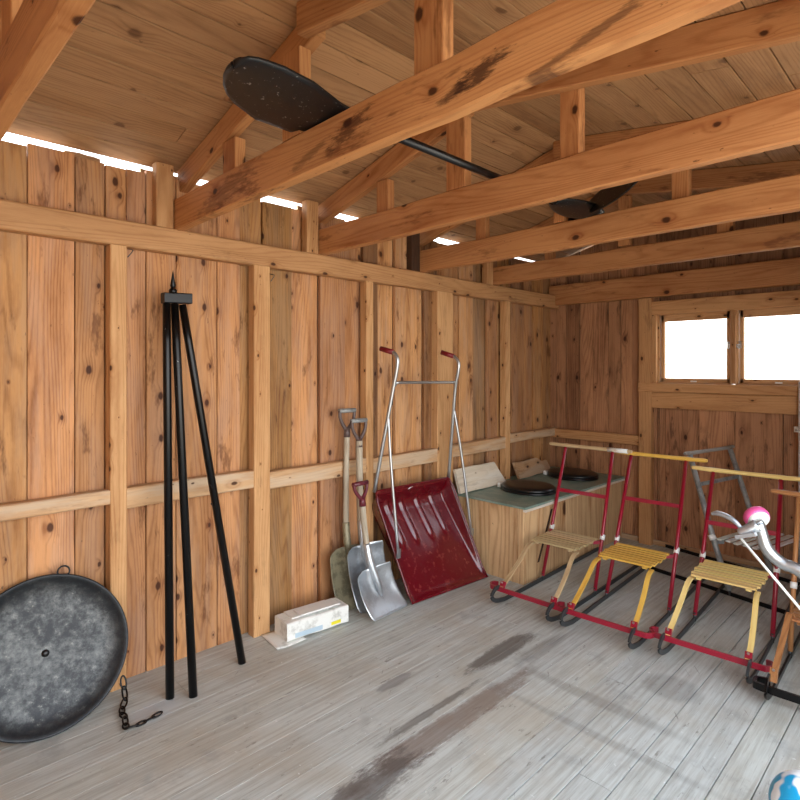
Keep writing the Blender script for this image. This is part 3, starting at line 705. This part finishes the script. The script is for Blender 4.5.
def ring_link(m_, c, a, b_, ra, rb_, r, n=16):
    pts = [V(c)+V(a)*ra*math.cos(2*math.pi*i/n)+V(b_)*rb_*math.sin(2*math.pi*i/n) for i in range(n+1)]; m_.tube(pts, r, k=8, cap=False)
m_ = MB(); ring_link(m_, cpos+upv*(RP+.002)-sid*.065, upv, sid, .020, .020, .0035); m_.build('hanging_ring', 'black', pn)
# chain links lie on the floor, one loop each
ch = thing('chain', 'short rusty black chain trailing on the floor from the fire pan', 'chain', (0, 0, 0))
cp = [V((.125, -3.462, .075)), V((.140, -3.462, .040)), V((.170, -3.468, .012)), V((.215, -3.492, .008)), V((.25, -3.508, .008)), V((.285, -3.506, .008)), V((.325, -3.520, .008)), V((.352, -3.525, .008)), V((.362, -3.492, .008)), V((.36, -3.462, .008)), V((.355, -3.432, .008)), V((.35, -3.402, .010))]
for i, (a, b_) in enumerate(zip(cp, cp[1:])):
    d = (b_-a).normalized(); sd = d.cross(V((0, 0, 1))).normalized(); u2 = sd if i % 2 == 0 else (sd*.6+V((0, 0, .35))).normalized()
    m_ = MB(); ring_link(m_, (a+b_)/2+V((0, 0, .002)), d, u2, (b_-a).length*.66, .010, .0034, 14); m_.build('chain_link', 'black', ch)

# ---------------------------------------------------------------- shovels
def shovel(label, foot, sh, top, half, hmat, bmat, shaftmat, dh, yaw=0.0, shaft_r=.016, zb=.36):
    """foot = middle of the blade's lip on the floor, top = middle of the D grip"""
    t = thing('shovel', label, 'shovel', (0, 0, 0), 0, 'three metal shovels leaning by the stud')
    foot, top, sh = V(foot), V(top), V(sh); ax = (sh-foot).normalized(); L_blade = (sh-foot).length; ax3 = (top-sh).normalized()
    side = V((math.sin(yaw), math.cos(yaw), 0)); out = side.cross(ax).normalized()
    if out.x < 0: out = -out
    def bl(u, v):       # u across, v from lip to shoulder
        x = (u-.5)*2; w = half*(1-.10*v); 
        if v > .90: w *= 1-((v-.90)/.10)**2*.14
        if v < .10: w *= 1-((.10-v)/.10)**2*.08
        p = foot+ax*(v*L_blade)+side*(x*w)
        dish = .030*abs(x)**3*min(1, v*1.3)+.028*max(0, (v-.8)/.2)**2*(abs(x)) 
        socket = .020*math.exp(-(x/.17)**2)*max(0, min(1, (v-.35)/.4))
        return p+out*(dish+socket-.024*math.sin(v*math.pi)-.0)
    m_ = MB(); m_.grid(bl, 24, 22, .0022); m_.build('blade', bmat, t)
    j = foot+ax*(L_blade*.62)+out*.006; k2 = sh+ax3*.03+out*.014; k3 = sh+ax3*.13
    end = top-ax3*dh
    m_ = MB(); m_.tube([foot+ax*(L_blade*.40)-out*.008, j, k2, k3], [.004, .017, .021, .019], k=14, smooth_path=6); m_.build('socket', bmat, t)
    m_ = MB(); m_.tube([k3-ax3*.02, k3.lerp(end, .5)-out*.004, end], shaft_r, k=14, smooth_path=4); m_.build('shaft', shaftmat, t)
    h = MB(); g = .047
    h.tube([end-ax3*.035, end+ax3*.012], [.019, .017], k=12)
    for s in (-1, 1): h.tube([end, end+ax3*dh*.3+side*s*g*.55, end+ax3*dh*.65+side*s*g*.95, top+side*s*g], [.012, .010, .009, .010], k=10, smooth_path=4)
    ho = h.build('d_handle', hmat, t)
    gp = MB(); gp.tube([top-side*(g+.006), top+side*(g+.006)], .0125, k=12); gp.build('grip', hmat if hmat != 'greybrown' else 'greymetal', ho)
    return t
shovel('rearmost shovel with a dull olive blade and grey-brown handle nearest the left', (.150, -2.255, .003), (.080, -2.300, .325), (.075, -2.285, 1.065), .135, 'greybrown', 'olive', 'shaft', .11, yaw=.10)
shovel('middle shovel with a dark silver blade and black-brown D handle', (.225, -2.185, .003), (.140, -2.240, .335), (.118, -2.238, 1.01), .135, 'greybrown', 'alu', 'shaft', .11, yaw=.05, shaft_r=.019)
shovel('short shovel in front with bright aluminium blade and wine-coloured grip', (.330, -2.190, .003), (.245, -2.275, .240), (.200, -2.297, .685), .138, 'wine', 'alu', 'shaft', .085, yaw=-.08, shaft_r=.017)

# ---------------------------------------------------------------- snow scoop
sg = thing('snow_scoop', 'wide wine-red snow scoop with steel tube handles leaning by the bench', 'snow scoop', (0, 0, 0))
BL, BR = V((.325, -2.035, .004)), V((.372, -1.425, .004)); TLc, TRc = V((.115, -2.125, .60)), V((.135, -1.49, .60))
pn_n = ((BR-BL).cross(TLc-BL)).normalized()
if pn_n.x < 0: pn_n = -pn_n
def scoop(u, v):
    base = BL.lerp(BR, u).lerp(TLc.lerp(TRc, u), v); e = abs(u-.5)*2
    cr_ = 0
    if v > .9:                                    # rounded upper corners
        k = (v-.9)/.1; base += (BL.lerp(BR, .5).lerp(TLc.lerp(TRc, .5), v)-base)*(.05*k*k if e > .5 else .05*k*k*e)
    depth = .105*min(1, v*1.25)**.9                 # floor of the pan sinks below the rim towards the top
    sidew = min(1, max(0, (1-e)/.09)); topw = min(1, max(0, (1-v)/.14)); 
    sm = (sidew*sidew*(3-2*sidew))*(topw*topw*(3-2*topw))
    ribs = 0
    for c, l in ((.22, .42), (.40, .38), (.60, .30), (.80, .0)):
        g = max(0, min(1, (v-.45)/.12))*max(0, min(1, (.93-v)/.06)); ribs += .014*math.exp(-((u-c)/.022)**2)*g
    lip = .012*max(0, 1-v/.05)
    return base - pn_n*(depth*sm) + pn_n*(ribs*sm+lip)
m_ = MB(); m_.grid(scoop, 80, 50, .004); m_.build('scoop_pan', 'scoop', sg)
rim = MB(); rp_ = [scoop(0, i/10) for i in range(11)]+[scoop(i/14, 1) for i in range(1, 14)]+[scoop(1, 1-i/10) for i in range(11)]
rim.tube([p+pn_n*.001 for p in rp_], .0065, k=8); rim.build('scoop_rim', 'scoop', sg)
sl = MB(); q0 = scoop(.42, .965)+pn_n*.003; sl.tube([q0, q0+V((0, .03, .012)), q0+V((0, .06, .016))], [.003, .006, .003], k=8); sl.build('carrying_slot', 'steel', sg)
for side, pts, strut in (('l', [(.118, -2.125, .60), (.19, -2.105, .95), (.235, -2.09, 1.18), (.262, -2.085, 1.30), (.262, -2.085, 1.355), (.235, -2.09, 1.385), (.20, -2.10, 1.395)], [(.205, -2.10, 1.05), (.225, -2.095, .75), (.262, -2.075, .27)]),
                         ('r', [(.138, -1.505, .60), (.195, -1.535, .95), (.235, -1.555, 1.18), (.262, -1.56, 1.28), (.262, -1.56, 1.335), (.235, -1.57, 1.37), (.20, -1.585, 1.382)], [(.21, -1.545, 1.06), (.24, -1.50, .75), (.275, -1.445, .26)])):
    m_ = MB(); m_.tube(pts, .0105, k=14, smooth_path=5); tb = m_.build('handle_tube', 'steel', sg)
    a, b_ = V(pts[-2]), V(pts[-1]); d = (b_-a).normalized()
    m_ = MB(); m_.tube([a+d*.0, b_+d*.045], .0145, k=12); tag(m_.build('hand_grip', 'grip', tb), 'red rubber grip')
    m_ = MB(); m_.tube(strut, .008, k=10, smooth_path=4)
    e = V(strut[-1]); m_.tube([e+V((.004, 0, .03)), e-V((0, 0, .02))], 1.0, k=4, flat=(.012, .004), up=(0, 1, 0)); m_.build('strut', 'steel', sg)
m_ = MB(); m_.tube([(.236, -2.088, 1.19), (.24, -2.07, 1.212), (.242, -2.04, 1.217), (.242, -1.59, 1.210), (.24, -1.568, 1.205), (.236, -1.556, 1.185)], .0085, k=12, smooth_path=4); m_.build('cross_tube', 'steel', sg)

# ---------------------------------------------------------------- wrapped box on the floor
bx = thing('wrapped_box', 'long dusty white wrapped box on the floor by the shovels', 'box', (.170, -2.585, 0), R(-6))
MB().beam((-.065, -.172, .006), (0, .344, 0), (.13, 0, 0), (0, 0, .085), (1, 1, 1), .005, n=6, jit=.002).build('box_body', 'paper', bx)
sh = MB(); sh.grid(lambda u, v: (-.085+.175*u, -.235+.15*v, .0055+.004*math.sin(u*5)*math.sin(v*4)), 8, 8, .002); sh.build('loose_wrapper', 'paper', bx)
for (y0, y1, x0, x1, dz) in ((-.13, .10, -.055, .035, 0), (-.09, .13, -.03, .05, .009)):
    m_ = MB(); m_.beam((x0, y0, .092+dz), (0, y1-y0, 0), (x1-x0, 0, 0), (0, 0, .008), (1.05, 1.05, 1.05), .002); m_.build('sheet', 'white', bx)
MB().box((.0652, .07, .018), (.0662, .125, .034), bev=0).build('yellow_label', 'yellow', bx)
MB().box((.0652, -.13, .014), (.0659, .02, .036), bev=0).build('blue_print', 'paleblue', bx)

# ---------------------------------------------------------------- paddles on the tie beams
def blade(fn, name, mat, par): m_ = MB(); m_.grid(fn, 14, 40, .006); return m_.build(name, mat, par)
pd = thing('paddle', 'long black double-ended paddle lying across the tie beams', 'paddle', (0, 0, 0))
m_ = MB(); m_.tube([(1.155, -3.05, 2.055), (1.16, -1.95, 2.050)], .0145, k=14); m_.build('paddle_shaft', 'blackplastic', pd)
def b_near(u, v):                                  # outline: left and right edge of the blade from tip to shaft
    Y_ = [-3.552, -3.549, -3.540, -3.52, -3.49, -3.45, -3.354, -3.227, -3.10, -3.02, -2.98]
    Lx = [1.190, 1.155, 1.118, 1.075, 1.035, 1.000, .950, .948, 1.02, 1.115, 1.14]; Rx = [1.195, 1.222, 1.240, 1.252, 1.258, 1.262, 1.252, 1.208, 1.19, 1.185, 1.18]
    k = v*(len(Y_)-1); i = min(int(k), len(Y_)-2); f = k-i
    l, r_, y_ = (Lx[i]*(1-f)+Lx[i+1]*f, Rx[i]*(1-f)+Rx[i+1]*f, Y_[i]*(1-f)+Y_[i+1]*f); e = (u-.5)*2
    return V((l+(r_-l)*u, y_, 2.046+.012*e*e))
blade(b_near, 'paddle_blade', 'paddle', pd)
QA, QT = V((1.165, -1.98, 2.052)), V((1.17, -1.62, 2.052))
def b_far(u, v):
    x = (u-.5)*2; w = max(.014, .085*math.sin(min(1, v*.9+.06)*math.pi*.85)**.7); return QA.lerp(QT, v)+V((.9, 0, .1)).normalized()*(x*w)+V((0, 0, -1))*(.015*(1-x*x))
blade(b_far, 'paddle_blade', 'paddle', pd)
p2 = thing('paddle', 'second black paddle with a grey-patched blade, beyond the long one', 'paddle', (0, 0, 0))
def b_two(u, v):
    x = (u-.5)*2; a, e = V((1.20, -1.72, 2.056)), V((1.52, -1.94, 2.09)); w = max(.02, .10*math.sin(min(1, v*.75+.12)*math.pi)**.5)
    return a.lerp(e, v)+V((-.35, .5, .45)).normalized()*(x*w)
blade(b_two, 'paddle_blade', 'paddle', p2)
m_ = MB(); m_.tube([(1.22, -1.73, 2.056), (1.02, -1.60, 2.052), (.80, -1.45, 2.050)], .013, k=12); m_.build('paddle_shaft', 'blackplastic', p2)

# ---------------------------------------------------------------- ball at the bottom right corner
def ball_mat():
    m, nt, bs = new_mat('blue_white_vinyl'); b = NB(nt); t = b.n('ShaderNodeTexCoord'); s = b.n('ShaderNodeSeparateXYZ'); b.link(t.outputs['Object'], s.inputs[0])
    z = b.math('MULTIPLY', s.outputs[2], 9.0); c = b.mix(b.mr(b.noise(t.outputs['Object'], 9, 2), .5, .53), rgb((30, 160, 210)), rgb((236, 240, 240)))
    c = b.mix(b.mr(b.noise(t.outputs['Object'], 13, 2), .60, .62), c, rgb((226, 206, 90)))
    b.link(b.mix(b.math('GREATER_THAN', b.math('SINE', b.math('MULTIPLY', z, 6.0)), .3), c, rgb((238, 242, 242))), bs.inputs['Base Color']); bs.inputs['Roughness'].default_value = .3; return m
M['ball'] = ball_mat()
m_ = MB(); m_.lathe([(.09*math.sin(a), .09*math.cos(a)) for a in [math.pi*i/24 for i in range(25)]][::-1], 40)
bo = m_.build('ball', 'ball'); bo.location = (2.157, -2.362, .09); bo.rotation_euler = (R(35), R(-30), 0)
tag(bo, 'blue and white ball cut off by the bottom right corner', 'ball')

# bent nails under the top plate
for (y, z, lab) in ((-3.42, 1.765, 'small grey bent nail sticking out of the stud above the tripod'), (-2.76, 1.74, 'small grey bent nail in the stud right of the tripod')):
    m_ = MB(); m_.tube([(.056, y, z+.02), (.085, y+.01, z+.012), (.088, y-.012, z-.02)], .002, k=6, smooth_path=3)
    tag(m_.build('bent_nail', 'dsteel'), lab, 'nail')
